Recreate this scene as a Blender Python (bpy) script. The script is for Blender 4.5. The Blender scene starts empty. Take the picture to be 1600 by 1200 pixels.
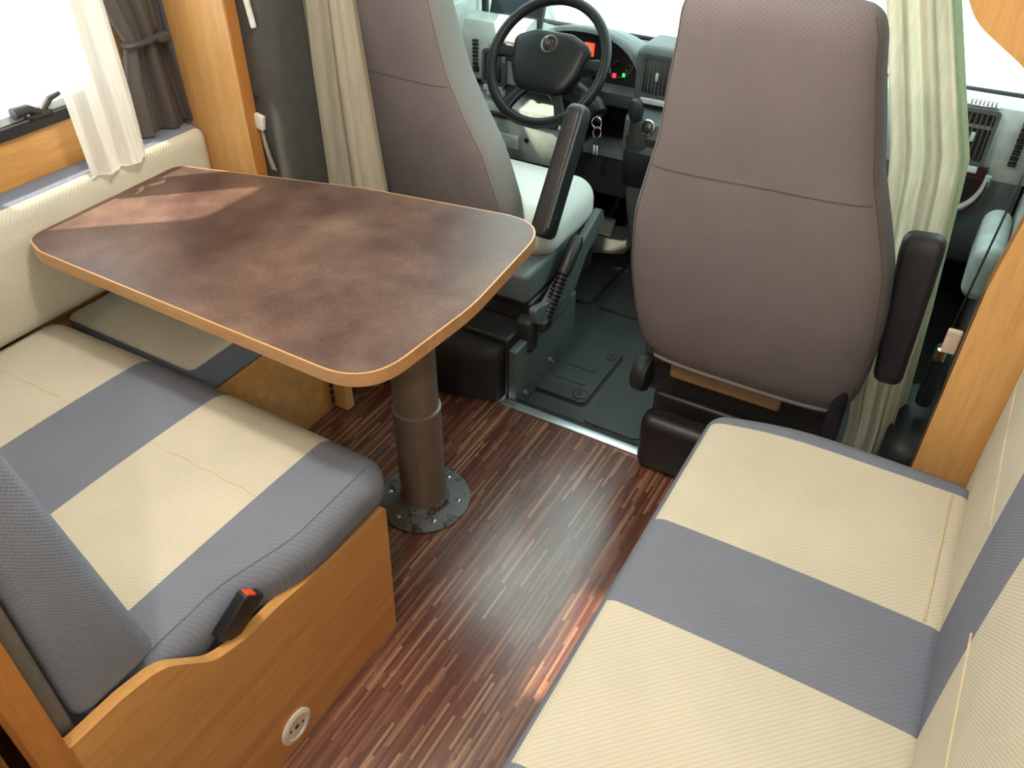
import bpy, bmesh, math, random
from mathutils import Vector, Matrix, geometry
from mathutils.bvhtree import BVHTree
random.seed(7)
PI = math.pi; R = math.radians
scn = bpy.context.scene
COL = scn.collection

# ------------------------------------------------------------------ camera
def rot_rows(yaw, pitch, roll):
    f = Vector((-math.sin(yaw)*math.cos(pitch), math.cos(yaw)*math.cos(pitch), -math.sin(pitch)))
    r = Vector((math.cos(yaw), math.sin(yaw), 0)); d = f.cross(r)
    c, s = math.cos(roll), math.sin(roll)
    return c*r+s*d, -s*r+c*d, f
rt, dn, fw = rot_rows(R(29.896), R(38.428), R(-0.302))
cam_d = bpy.data.cameras.new('camera'); cam = bpy.data.objects.new('camera', cam_d); COL.objects.link(cam)
cam_d.sensor_width = 36; cam_d.lens = 1290/1600*36; cam_d.clip_start = .01
m = Matrix((rt, -dn, -fw)).transposed().to_4x4(); m.translation = (0, 0, 1.55)
cam.matrix_world = m
scn.camera = cam

# ------------------------------------------------------------------ sky, sun, exposure
w = bpy.data.worlds.new('world'); scn.world = w; w.use_nodes = True
bg = w.node_tree.nodes['Background']; bg.inputs[0].default_value = (.93, .98, 1, 1); bg.inputs[1].default_value = 5.0
sun_d = bpy.data.lights.new('sun', 'SUN'); sun_d.energy = 13; sun_d.angle = R(1.2); sun_d.color = (1, .80, .62)
sun = bpy.data.objects.new('sun', sun_d); COL.objects.link(sun)
sun.rotation_euler = Vector((.33, .28, -.55)).to_track_quat('-Z', 'Y').to_euler(); sun.location = (-3, -2, 4)
scn.view_settings.view_transform = 'Standard'; scn.view_settings.look = 'None'
scn.view_settings.gamma = 1; scn.view_settings.use_curve_mapping = False
scn.view_settings.exposure = 0.0
scn.cycles.max_bounces = 8; scn.cycles.diffuse_bounces = 4; scn.cycles.glossy_bounces = 3; scn.cycles.transparent_max_bounces = 12; scn.cycles.caustics_reflective = False

# ------------------------------------------------------------------ materials
MATS = {}
class NT:
    def __init__(s, name):
        s.m = bpy.data.materials.new(name); s.m.use_nodes = True; s.t = s.m.node_tree
        s.b = s.t.nodes['Principled BSDF']; s.out = s.t.nodes['Material Output']; MATS[name] = s.m
    def n(s, typ, **kw):
        nd = s.t.nodes.new(typ)
        for k, v in kw.items():
            if k in nd.inputs: nd.inputs[k].default_value = v
            else: setattr(nd, k, v)
        return nd
    def l(s, a, b): s.t.links.new(a, b)
    def math(s, op, a, b=None, c=None):
        nd = s.t.nodes.new('ShaderNodeMath'); nd.operation = op
        for i, v in enumerate((a, b, c)):
            if v is None: continue
            if isinstance(v, (int, float)): nd.inputs[i].default_value = v
            else: s.l(v, nd.inputs[i])
        return nd.outputs[0]
    def coord(s, kind='Object'): return s.n('ShaderNodeTexCoord').outputs[kind]
    def ramp(s, fac, stops):
        r = s.n('ShaderNodeValToRGB'); e = r.color_ramp.elements
        while len(e) < len(stops): e.new(.5)
        for el, (p, c) in zip(e, stops): el.position = p; el.color = (*c, 1)
        s.l(fac, r.inputs[0]); return r.outputs[0]
    def noise(s, vec, scale, detail=3, rough=.5):
        nd = s.n('ShaderNodeTexNoise', Scale=scale, Detail=detail, Roughness=rough); s.l(vec, nd.inputs['Vector']); return nd.outputs[0]
    def mapping(s, vec, scale=(1, 1, 1), rot=(0, 0, 0)):
        nd = s.n('ShaderNodeMapping'); nd.inputs['Scale'].default_value = scale; nd.inputs['Rotation'].default_value = rot
        s.l(vec, nd.inputs[0]); return nd.outputs[0]
    def bump(s, h, strength=.3, dist=.001):
        nd = s.n('ShaderNodeBump', Strength=strength, Distance=dist); s.l(h, nd.inputs['Height']); s.l(nd.outputs[0], s.b.inputs['Normal'])
    def set(s, **kw):
        for k, v in kw.items(): s.b.inputs[k.replace('_', ' ')].default_value = v
        return s

def plain(name, col, rough=.5, metal=0., var=.12, scale=30, bump=0., spec=.5):
    t = NT(name); t.set(Roughness=rough, Metallic=metal); t.b.inputs['Specular IOR Level'].default_value = spec
    nz = t.noise(t.coord(), scale, 3)
    t.l(t.ramp(nz, [(.3, tuple(c*(1-var) for c in col)), (.7, tuple(min(1, c*(1+var)) for c in col))]), t.b.inputs['Base Color'])
    if bump: t.bump(t.noise(t.coord(), 420, 2), bump, .0008)
    return t.m

def fabric(name, col, pitch=.0058, var=.05, strength=.5, contrast=.15, plane='XY'):
    t = NT(name); t.set(Roughness=.92); t.b.inputs['Specular IOR Level'].default_value = .12
    v = t.coord(); sx = t.n('ShaderNodeSeparateXYZ'); t.l(v, sx.inputs[0])
    p, q = sx.outputs['XYZ'.index(plane[0])], sx.outputs['XYZ'.index(plane[1])]
    k = 2*PI/pitch
    a = t.math('SINE', t.math('MULTIPLY', t.math('ADD', p, q), k)); b = t.math('SINE', t.math('MULTIPLY', t.math('SUBTRACT', p, q), k*.6))
    h = t.math('MULTIPLY_ADD', t.math('ADD', a, b), .25, .5)
    nz = t.noise(v, 7, 4)
    base = t.ramp(nz, [(.3, tuple(c*(1-var) for c in col)), (.7, tuple(min(1, c*(1+var)) for c in col))])
    mx = t.n('ShaderNodeMix', data_type='RGBA', blend_type='MULTIPLY'); mx.inputs[0].default_value = 1
    t.l(base, mx.inputs[6]); t.l(t.ramp(h, [(.2, (1-contrast,)*3), (.65, (1, 1, 1))]), mx.inputs[7])
    t.l(mx.outputs[2], t.b.inputs['Base Color'])
    t.bump(h, strength, .0009)
    return t.m

def wood(name, c0, c1, grain='Z', rough=.38):
    t = NT(name); t.set(Roughness=rough)
    sc = {'Z': (14, 14, 1.1), 'Y': (14, 1.1, 14), 'X': (1.1, 14, 14)}[grain]
    v = t.mapping(t.coord(), sc)
    n1 = t.noise(v, 2.2, 5, .55)
    v2 = t.mapping(t.coord(), tuple(s*5 for s in sc)); n2 = t.noise(v2, 3, 3, .6)
    f = t.math('MULTIPLY_ADD', n2, .35, t.math('MULTIPLY', n1, .65))
    t.l(t.ramp(f, [(.36, c0), (.62, c1)]), t.b.inputs['Base Color'])
    t.b.inputs['Coat Weight'].default_value = .15; t.b.inputs['Coat Roughness'].default_value = .25
    return t.m

def floor_mat():
    t = NT('floor_vinyl'); v = t.coord(); sx = t.n('ShaderNodeSeparateXYZ'); t.l(v, sx.inputs[0]); x, y, z = sx.outputs
    W, L = .0060, .24
    row = t.math('FLOOR', t.math('DIVIDE', x, W))
    wn = t.n('ShaderNodeTexWhiteNoise', noise_dimensions='1D'); t.l(row, wn.inputs['W'])
    Lr = t.math('MULTIPLY_ADD', wn.outputs[0], .12, .10)
    yy = t.math('ADD', t.math('DIVIDE', y, Lr), t.math('MULTIPLY', wn.outputs[0], 17.3))
    col = t.math('FLOOR', yy)
    cb = t.n('ShaderNodeCombineXYZ'); t.l(row, cb.inputs[0]); t.l(col, cb.inputs[1])
    w2 = t.n('ShaderNodeTexWhiteNoise', noise_dimensions='2D'); t.l(cb.outputs[0], w2.inputs['Vector'])
    val = w2.outputs['Value']
    c = t.ramp(val, [(0, (.085, .028, .018)), (.35, (.115, .040, .026)), (.60, (.15, .057, .037)), (.80, (.20, .088, .054)), (.93, (.28, .145, .088)), (1, (.34, .20, .12))])
    g = t.noise(t.mapping(v, (90, 3, 1)), 5, 2)
    mx = t.n('ShaderNodeMix', data_type='RGBA', blend_type='MULTIPLY'); mx.inputs[0].default_value = 1
    t.l(c, mx.inputs[6]); t.l(t.ramp(g, [(.25, (.88,)*3), (.75, (1.08,)*3)]), mx.inputs[7]); t.l(mx.outputs[2], t.b.inputs['Base Color'])
    t.l(t.math('MULTIPLY_ADD', t.noise(v, 9, 2), .10, .21), t.b.inputs['Roughness']); t.b.inputs['Specular IOR Level'].default_value = 1.0
    t.bump(t.noise(v, 60, 1), .03, .0008)
    return t.m

def table_mat():
    t = NT('table_laminate'); v = t.coord()
    a = t.noise(v, 3.0, 6, .60); b = t.noise(v, 13, 5, .7); f = t.noise(v, 130, 3, .75)
    h = t.math('ADD', t.math('MULTIPLY_ADD', b, .28, t.math('MULTIPLY', a, .72)), t.math('MULTIPLY_ADD', f, .22, -.06))
    t.l(t.ramp(h, [(.36, (.040, .022, .020)), (.50, (.074, .042, .036)), (.60, (.118, .073, .060)), (.73, (.190, .125, .092))]), t.b.inputs['Base Color'])
    t.l(t.math('MULTIPLY_ADD', b, .25, .30), t.b.inputs['Roughness'])
    t.bump(t.noise(v, 300, 2), .08, .0004)
    return t.m

def glass_mat(name, tint):
    t = NT(name); t.t.nodes.remove(t.b)
    tr = t.n('ShaderNodeBsdfTransparent'); tr.inputs[0].default_value = (*tint, 1)
    gl = t.n('ShaderNodeBsdfGlossy', Roughness=.03)
    mx = t.n('ShaderNodeMixShader'); mx.inputs[0].default_value = .05
    t.l(tr.outputs[0], mx.inputs[1]); t.l(gl.outputs[0], mx.inputs[2]); t.l(mx.outputs[0], t.out.inputs[0])
    return t.m

def cloth(name, col, transl=.4, transp=0., weave=0.):
    t = NT(name); t.t.nodes.remove(t.b)
    nz = t.noise(t.mapping(t.coord(), (40, 40, 4)), 3, 3)
    c = t.ramp(nz, [(.3, tuple(x*.92 for x in col)), (.7, tuple(min(1, x*1.05) for x in col))])
    d = t.n('ShaderNodeBsdfDiffuse'); tl = t.n('ShaderNodeBsdfTranslucent'); gl = t.n('ShaderNodeBsdfGlossy', Roughness=.42)
    t.l(c, d.inputs[0]); t.l(c, tl.inputs[0])
    m1 = t.n('ShaderNodeMixShader'); m1.inputs[0].default_value = transl; t.l(d.outputs[0], m1.inputs[1]); t.l(tl.outputs[0], m1.inputs[2])
    m2 = t.n('ShaderNodeMixShader'); m2.inputs[0].default_value = .06; t.l(m1.outputs[0], m2.inputs[1]); t.l(gl.outputs[0], m2.inputs[2])
    o = m2
    if transp:
        tr = t.n('ShaderNodeBsdfTransparent'); m3 = t.n('ShaderNodeMixShader'); m3.inputs[0].default_value = transp
        t.l(m2.outputs[0], m3.inputs[1]); t.l(tr.outputs[0], m3.inputs[2]); o = m3
    t.l(o.outputs[0], t.out.inputs[0]); return t.m

def emit(name, col, s):
    t = NT(name); t.set(Roughness=.4); t.b.inputs['Base Color'].default_value = (*col, 1)
    t.b.inputs['Emission Color'].default_value = (*col, 1); t.b.inputs['Emission Strength'].default_value = s; return t.m

def flange_mat():
    t = NT('worn_painted_steel'); v = t.coord()
    n = t.math('ADD', t.noise(v, 26, 5, .7), t.math('MULTIPLY', t.noise(v, 130, 3, .7), .18))
    t.l(t.ramp(n, [(.655, (.125, .145, .155)), (.68, (.060, .030, .020)), (.78, (.03, .02, .016))]), t.b.inputs['Base Color'])
    t.set(Roughness=.5); t.bump(n, .2, .001); return t.m

def mat_rubber():
    t = NT('ribbed_carpet'); v = t.coord()
    n = t.noise(v, 160, 3, .7)
    t.l(t.ramp(n, [(.35, (.008, .012, .012)), (.65, (.035, .045, .043))]), t.b.inputs['Base Color']); t.set(Roughness=.85); t.bump(n, .6, .002); return t.m

beige = fabric('cream_fabric', (.60, .572, .472))
grey = fabric('slate_fabric', (.185, .210, .268))
beige_yz = fabric('cream_back_fabric', (.60, .572, .472), plane='YZ')
grey_yz = fabric('slate_back_fabric', (.185, .210, .268), plane='YZ')
cabgrey = fabric('taupe_seat_cover', (.200, .182, .190), pitch=.0062, contrast=.15, plane='XZ')
cabgrey_yz = fabric('taupe_side_cover', (.200, .182, .190), pitch=.0062, contrast=.10, plane='YZ')
cabside = fabric('grey_side_cover', (.22, .22, .215), pitch=.004, contrast=.08, plane='YZ')
pale = fabric('pale_seat_cover', (.66, .70, .67), pitch=.004, contrast=.06)
tan = fabric('tan_fabric', (.27, .185, .095), pitch=.004, plane='XZ')
stitch = plain('seam_thread', (.10, .088, .088), .9)
stitch_c = plain('cream_piping', (.55, .47, .32), .85)
stitch_b = plain('slate_seam', (.12, .125, .155), .9)
woodZ = wood('beech_upright', (.54, .30, .105), (.72, .42, .155), 'Z')
woodY = wood('beech_panel', (.46, .235, .072), (.62, .335, .112), 'Y')
woodX = wood('beech_crosswise', (.44, .22, .062), (.60, .32, .098), 'X')
woodD = wood('orange_beech_post', (.34, .135, .032), (.46, .20, .055), 'Z')
floorm = floor_mat(); tablem = table_mat()
edge = wood('table_edge_band', (.47, .26, .115), (.60, .345, .16), 'X', .4)
column_m = plain('taupe_metal_column', (.19, .155, .128), .42, .25, .05)
flange_m = flange_mat()
black = plain('black_plastic', (.012, .012, .013), .45, bump=.2)
black2 = plain('blueblack_vinyl', (.016, .014, .022), .55, bump=.25)
darkgrey = plain('dark_grey_plastic', (.016, .020, .021), .5, bump=.25, spec=.3)
wheel_m = plain('wheel_rubber', (.005, .0065, .0065), .42, spec=.3)
slat_m = plain('vent_slat_grey', (.05, .058, .06), .4)
midgrey = plain('slate_grey_plastic', (.085, .11, .115), .45, bump=.2)
dash_m = plain('dash_grey_plastic', (.068, .086, .088), .55, bump=.3)
dash_l = plain('pale_grey_plastic', (.38, .425, .41), .5, bump=.2)
dash_w = dash_l
mat_m = plain('cab_floor_rubber', (.032, .042, .042), .48, bump=.5, scale=12)
carpet = mat_rubber()
alu = plain('aluminium_strip', (.62, .68, .70), .3, .85, .05)
steel = plain('bright_steel', (.7, .7, .68), .2, 1., .05)
chrome = plain('chrome', (.78, .78, .76), .12, 1., .03)
white = plain('white_plastic', (.72, .70, .64), .45)
whitef = plain('white_ribbon', (.75, .74, .70), .8)
wallm = plain('cream_wall_lining', (.55, .50, .42), .7, scale=60)
ceilm = plain('white_ceiling_lining', (.72, .70, .66), .8)
gasket = plain('black_rubber_seal', (.01, .01, .012), .6)
frame_m = plain('grey_window_frame', (.40, .45, .48), .4)
acryl_m = plain('pale_window_frame', (.66, .72, .76), .35)
burg = plain('burgundy_gloss_trim', (.055, .012, .012), .18)
badge_red = plain('badge_red_enamel', (.028, .012, .012), .15)
curt = cloth('cream_satin', (.84, .785, .66), .06)
sheer = cloth('white_voile', (.74, .735, .69), .20, .09)
drape = cloth('taupe_drape_cloth', (.19, .165, .155), .2)
glass = glass_mat('clear_acrylic', (.97, .99, .98)); wglass = glass_mat('tinted_windscreen', (.86, .96, .93))
red_e = emit('red_warning_light', (1, .03, .06), 2.2); org_e = emit('orange_display_light', (1, .07, .02), 1.6); grn_e = emit('green_light', (.05, .9, .1), 1.5)
lamp_e = emit('lamp_diffuser', (1, .88, .72), 6)
red_p = plain('orange_red_button', (.75, .07, .02), .4)
gauge_m = plain('gauge_face', (.008, .008, .009), .35); tick_m = plain('gauge_print', (.10, .11, .11), .5)

# ------------------------------------------------------------------ mesh helpers
ORG = {}
def obj(name, bm, mat, parent=None, label=None, origin=None, sharp=38):
    me = bpy.data.meshes.new(name)
    bmesh.ops.recalc_face_normals(bm, faces=bm.faces)
    if parent is not None: o0 = ORG[parent.name]
    elif origin is not None: o0 = Vector(origin)
    else:
        xs = [v.co for v in bm.verts]
        o0 = Vector(((min(c.x for c in xs)+max(c.x for c in xs))/2, (min(c.y for c in xs)+max(c.y for c in xs))/2, min(c.z for c in xs)))
    for v in bm.verts: v.co -= o0
    bm.to_mesh(me); bm.free()
    for p in me.polygons: p.use_smooth = True
    me.set_sharp_from_angle(angle=R(sharp))
    me.materials.append(mat)
    o = bpy.data.objects.new(name, me); COL.objects.link(o)
    if parent is not None: o.parent = parent
    else: o.location = o0
    ORG[o.name] = o0
    if label: o['label'] = label
    return o
def thing(name, label, cat, loc, group=None):
    o = bpy.data.objects.new(name, None); COL.objects.link(o); o.location = loc; o.empty_display_size = .05
    ORG[o.name] = Vector(loc); o['label'] = label; o['category'] = cat
    if group: o['group'] = group
    return o
def tag(o, label, cat, group=None):
    o['label'] = label; o['category'] = cat
    if group: o['group'] = group
    return o
def struct(o, label=None):
    o['kind'] = 'structure'
    if label: o['label'] = label
    return o
def B(): return bmesh.new()
def on_top(tree, x, y, lift=0.):
    h = tree.ray_cast(Vector((x, y, 2)), Vector((0, 0, -1)))[0]
    return Vector((x, y, h.z+lift)) if h else None

def rbox(bm, lo, hi, r=.01, seg=3, mid=1, crown=(0, 0, 0), M=None):
    """box with rounded edges; crown = how far each pair of faces bulges"""
    lo, hi = Vector(lo), Vector(hi); c = (lo+hi)/2; h = (hi-lo)/2
    r = min(r, h.x*.99, h.y*.99, h.z*.99)
    def ticks(H):
        a = [-H+r*(1-math.cos(PI/2*i/seg)) for i in range(seg+1)] if False else [-H+r*i/seg for i in range(seg+1)]
        b = [-H+r+(2*H-2*r)*i/(mid+1) for i in range(1, mid+1)]
        return a+b+[-x for x in reversed(a)]
    T = [ticks(h.x), ticks(h.y), ticks(h.z)]
    verts = {}
    def vert(i, j, k):
        key = (i, j, k)
        if key in verts: return verts[key]
        p = Vector((T[0][i], T[1][j], T[2][k]))
        q = Vector([max(-(h[a]-r), min(h[a]-r, p[a])) for a in range(3)])
        d = p-q
        if d.length > 1e-9:
            # spread evenly over the rounded edge
            d = Vector([math.tan(PI/4*max(-1, min(1, x/r))) for x in d]); d.normalize(); p = q+d*r
        for a in range(3):
            if crown[a]:
                b1, b2 = (a+1) % 3, (a+2) % 3
                p[a] += crown[a]*(p[a]/h[a])*(1-(p[b1]/h[b1])**2)*(1-(p[b2]/h[b2])**2)
        p = p+c
        if M is not None: p = M @ p
        verts[key] = bm.verts.new(p); return verts[key]
    n = [len(t)-1 for t in T]
    for a in range(3):
        b1, b2 = (a+1) % 3, (a+2) % 3
        for s in (0, n[a]):
            for i in range(n[b1]):
                for j in range(n[b2]):
                    q = []
                    for (u, v) in ((i, j), (i+1, j), (i+1, j+1), (i, j+1)):
                        idx = [0, 0, 0]; idx[a] = s; idx[b1] = u; idx[b2] = v; q.append(vert(*idx))
                    try: bm.faces.new(q)
                    except ValueError: pass
    return bm
def box(lo, hi, r=.004, seg=2, **k): return rbox(B(), lo, hi, r, seg, **k)

def loft(bm, rings, closed=True, cap=True):
    vs = [[bm.verts.new(p) for p in r] for r in rings]
    n = len(vs[0])
    for a, b in zip(vs, vs[1:]):
        for i in range(n if closed else n-1):
            bm.faces.new((a[i], a[(i+1) % n], b[(i+1) % n], b[i]))
    if cap and closed:
        bm.faces.new(vs[0][::-1]); bm.faces.new(vs[-1])
    return bm
def frame_from(d):
    d = d.normalized(); u = d.cross(Vector((0, 0, 1)))
    if u.length < 1e-3: u = Vector((1, 0, 0))
    u.normalize(); return u, d.cross(u).normalized()
def tube(bm, pts, r, n=8, closed=False):
    pts = [Vector(p) for p in pts]; rr = r if isinstance(r, (list, tuple)) else [r]*len(pts)
    rings = []; u = None
    for i, p in enumerate(pts):
        a = pts[i-1] if (i or closed) else p; b = pts[(i+1) % len(pts)] if (i < len(pts)-1 or closed) else p
        d = (b-a).normalized()
        if u is None: u, v = frame_from(d)
        else:
            u = (u-d*u.dot(d)).normalized(); v = d.cross(u)
        rings.append([p+rr[i]*(math.cos(2*PI*k/n)*u+math.sin(2*PI*k/n)*v) for k in range(n)])
    if closed: rings.append(rings[0])
    return loft(bm, rings, True, not closed)
def lathe(bm, prof, c, d=(0, 0, 1), n=32):
    c = Vector(c); d = Vector(d).normalized(); u, v = frame_from(d)
    return loft(bm, [[c+d*h+r*(math.cos(2*PI*k/n)*u+math.sin(2*PI*k/n)*v) for k in range(n)] for r, h in prof])
def prism(bm, loops, f, d0, d1):
    """outline (plus holes) extruded; f(a, b, d) gives the point"""
    tri = geometry.tessellate_polygon([[Vector((a, b, 0)) for a, b in L] for L in loops])
    flat = [p for L in loops for p in L]
    v0 = [bm.verts.new(f(a, b, d0)) for a, b in flat]; v1 = [bm.verts.new(f(a, b, d1)) for a, b in flat]
    for t in tri:
        bm.faces.new([v0[i] for i in t]); bm.faces.new([v1[i] for i in reversed(t)])
    s = 0
    for L in loops:
        n = len(L)
        for i in range(n): bm.faces.new((v0[s+i], v0[s+(i+1) % n], v1[s+(i+1) % n], v1[s+i]))
        s += n
    return bm
def rrect(a0, a1, b0, b1, r, n=6):
    o = []
    for ca, cb, t0 in ((a1-r, b1-r, 0), (a0+r, b1-r, PI/2), (a0+r, b0+r, PI), (a1-r, b0+r, 1.5*PI)):
        o += [(ca+r*math.cos(t0+PI/2*i/n), cb+r*math.sin(t0+PI/2*i/n)) for i in range(n+1)]
    return o
def fillet(poly, rads, n=6):
    o = []
    N = len(poly)
    for i, p in enumerate(poly):
        r = rads[i]; p = Vector(p)
        if r <= 0: o.append(tuple(p)); continue
        a = (Vector(poly[i-1])-p); b = (Vector(poly[(i+1) % N])-p)
        ang = a.angle(b); t = min(r/math.tan(ang/2), a.length*.49, b.length*.49); a.normalize(); b.normalize()
        p0, p1 = p+a*t, p+b*t
        for k in range(n+1):
            s = k/n; q = p0*(1-s)**2+2*p*s*(1-s)+p1*s*s; o.append((q.x, q.y))
    return o
FX = lambda a, b, d: (d, a, b)     # outline in y,z
FY = lambda a, b, d: (a, d, b)     # outline in x,z
FZ = lambda a, b, d: (a, b, d)     # outline in x,y
def bev(bm, w, seg=2, ang=50):
    es = [e for e in bm.edges if len(e.link_faces) == 2 and e.calc_face_angle(0) > R(ang)]
    bmesh.ops.bevel(bm, geom=es, offset=w, segments=seg, affect='EDGES', profile=.5); return bm
def xf(bm, M):
    bmesh.ops.transform(bm, matrix=M, verts=bm.verts); return bm
def cut(bm, co, no):
    """keep the side the normal points away from"""
    b = bm.copy(); bmesh.ops.bisect_plane(b, geom=b.verts[:]+b.edges[:]+b.faces[:], plane_co=co, plane_no=no, clear_outer=True, dist=1e-6)
    return b
def bands(bm, axis, limits):
    """slice a mesh into strips between consecutive limits"""
    no = Vector((0, 0, 0)); no[axis] = 1; out = []
    for a, b in zip(limits, limits[1:]):
        p = bm
        q = cut(p, tuple(no*b), no); q2 = cut(q, tuple(no*a), -no); q.free(); out.append(q2)
    return out
def basis(o, u, v, n):
    return Matrix(((u[0], v[0], n[0], o[0]), (u[1], v[1], n[1], o[1]), (u[2], v[2], n[2], o[2]), (0, 0, 0, 1)))
def text_bm(s, size, M, depth=.0006):
    cu = bpy.data.curves.new('letters', 'FONT'); cu.body = s; cu.size = size; cu.align_x = 'CENTER'; cu.align_y = 'CENTER'; cu.extrude = depth
    to = bpy.data.objects.new('letters', cu); COL.objects.link(to); bpy.context.view_layer.update()
    me = bpy.data.meshes.new_from_object(to.evaluated_get(bpy.context.evaluated_depsgraph_get()))
    bm = B(); bm.from_mesh(me); bpy.data.objects.remove(to); bpy.data.curves.remove(cu); bpy.data.meshes.remove(me)
    return xf(bm, M)

# ------------------------------------------------------------------ the setting
XL, XR, YB, YP, ZC = -1.80, .36, -1.50, 1.50, 1.98
struct(obj('floor', box((XL, YB, -.04), (XR, 1.60, 0), .002), floorm), 'brown strip-pattern vinyl floor of the living area')
struct(obj('trim_1', box((-.955, 1.592, -.012), (-.42, 1.622, .006), .003), alu), 'bright aluminium strip along the floor edge by the cab')
# left wall with the dinette window
WY0, WY1, WZ0, WZ1 = .70, 1.215, .875, 1.44
wl = prism(B(), [[(YB, 0), (1.60, 0), (1.60, ZC), (YB, ZC)], rrect(WY0, WY1, WZ0, WZ1, .06)], FX, XL-.05, XL)
wall_left = struct(obj('wall_left', wl, woodY), 'beech wall panel below and around the dinette window')
win = struct(obj('window_1', prism(B(), [rrect(WY0-.018, WY1+.018, WZ0-.020, WZ1+.018, .07), rrect(WY0+.004, WY1-.004, WZ0+.004, WZ1-.004, .06)], FX, XL-.012, XL+.014), gasket), 'dinette window with black seal')
ORG[win.name] = ORG[win.name]
obj('window_frame', prism(B(), [rrect(WY0, WY1, WZ0, WZ1, .06), rrect(WY0+.03, WY1-.03, WZ0+.020, WZ1-.03, .045)], FX, XL-.045, XL-.004), acryl_m, win)
obj('pane', prism(B(), [rrect(WY0+.02, WY1-.02, WZ0+.02, WZ1-.02, .05)], FX, XL-.04, XL-.036), glass, win)
lt = obj('latch', box((XL-.012, 1.00, WZ0+.002), (XL+.022, 1.055, WZ0+.016), .005), black, win)
obj('latch_lever', tube(B(), [(XL+.012, 1.03, WZ0+.012), (XL+.018, 1.00, WZ0+.030), (XL+.02, .965, WZ0+.030)], [.009, .011, .013], 10), black, lt)
obj('latch_knob', tube(B(), [(XL+.012, 1.03, WZ0+.012), (XL+.014, 1.06, WZ0+.035), (XL+.016, 1.085, WZ0+.040)], [.008, .007, .005], 8), black, lt)
# right and rear walls, ceiling with an added opening for a floor sun patch
struct(obj('wall_right', box((XR, YB, 0), (XR+.05, 1.60, ZC), .002), wallm), 'pale lining of the wall behind the side bench')
struct(obj('wall_back', box((XL-.05, YB-.05, 0), (XR+.05, YB, ZC), .002), wallm), 'pale lining at the rear of the living area')
SX0, SX1, SY0, SY1 = -1.66, -1.34, -.28, .12  # unseen roof opening, added and placed to land sun on the aisle floor
ceil = prism(B(), [[(XL-.05, YB-.05), (XR+.05, YB-.05), (XR+.05, 1.66), (XL-.05, 1.66)], rrect(SX0, SX1, SY0, SY1, .05)], FZ, ZC, ZC+.04)
struct(obj('ceiling', ceil, ceilm), 'white ceiling lining with an added opening for sun')
rl = struct(obj('added_roof_window', prism(B(), [rrect(SX0-.03, SX1+.03, SY0-.03, SY1+.03, .06), rrect(SX0, SX1, SY0, SY1, .05)], FZ, ZC-.02, ZC), white), 'white frame of the added roof opening')
obj('pane', prism(B(), [rrect(SX0, SX1, SY0, SY1, .05)], FZ, ZC+.02, ZC+.025), glass, rl)
# cab shell
struct(obj('floor_cab', box((-1.70, 1.615, -.10), (.22, 3.20, -.05), .002), mat_m), 'dark grey-green rubber floor of the driving cab')
CL, CR = -1.64, .16
DOORS = {}
struct(obj('wall_front', box((CL-.06, 3.14, -.10), (CR+.06, 3.20, .60), .004), darkgrey), 'dark bulkhead below the windscreen')
for nm, x0, x1, lab in (('left', CL-.06, CL, 'pale grey inner skin of the driver side door'), ('right', CR, CR+.06, 'grey inner skin of the passenger side door')):
    n_ = 1 if nm == 'left' else 2
    d_ = struct(obj('door_%d' % n_, prism(B(), [[(1.62, -.10), (3.2, -.10), (3.2, .70), (2.75, .85), (2.60, 1.02 if n_ == 1 else .86), (1.62, 1.02 if n_ == 1 else .86)]], FX, x0, x1), dash_l if n_ == 1 else dash_w), lab)  # driver side sill raised to keep sun off the dash and knee panel
    DOORS[n_] = d_
    obj('pane', prism(B(), [[(1.95, .85), (2.74, .83), (3.18, .69), (2.52, 1.52), (1.95, 1.55)]], FX, x0+.02, x0+.026), wglass, d_)
    obj('pillar', prism(B(), [[(1.60, .85), (1.95, .85), (1.95, 1.55), (1.60, 1.90)]], FX, x0, x1), dash_l, d_)
    obj('window_header', prism(B(), [[(1.60, 1.90), (1.95, 1.53), (2.56, 1.50), (2.25, 1.90)]], FX, x0, x1), dash_l, d_)
for nm, x in (('trim_2', CL-.03), ('trim_3', CR+.05)):
    struct(obj(nm, tube(B(), [(x, 3.19, .62), (x, 2.85, 1.10), (x, 2.52, 1.52), (x, 2.25, 1.90)], .035, 10), dash_l), 'pale windscreen pillar')
ws = struct(obj('window_3', prism(B(), [[(CL, 0), (CR, 0), (CR, 1), (CL, 1)]], lambda a, b, d: (a, 3.17-.92*b, .61+1.29*b+d), 0, .006), wglass), 'windscreen in front of the dashboard')
struct(obj('ceiling_cab', box((CL-.06, 1.60, 1.90), (CR+.06, 2.30, 1.95), .004), ceilm), 'pale cab roof lining')
struct(obj('wall_over_cab', box((XL-.05, 1.60, 1.88), (XR+.05, 1.66, ZC), .002), ceilm), 'pale lining above the cab')
for s, x0, x1 in ((0, XL-.05, CL), (1, CR, XR+.05)):
    struct(obj('wall_cab_%s' % ('left', 'right')[s], box((x0, 1.60, -.05), (x1, 1.66, 1.90), .002), darkgrey), 'dark step between the living area wall and the cab')

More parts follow.
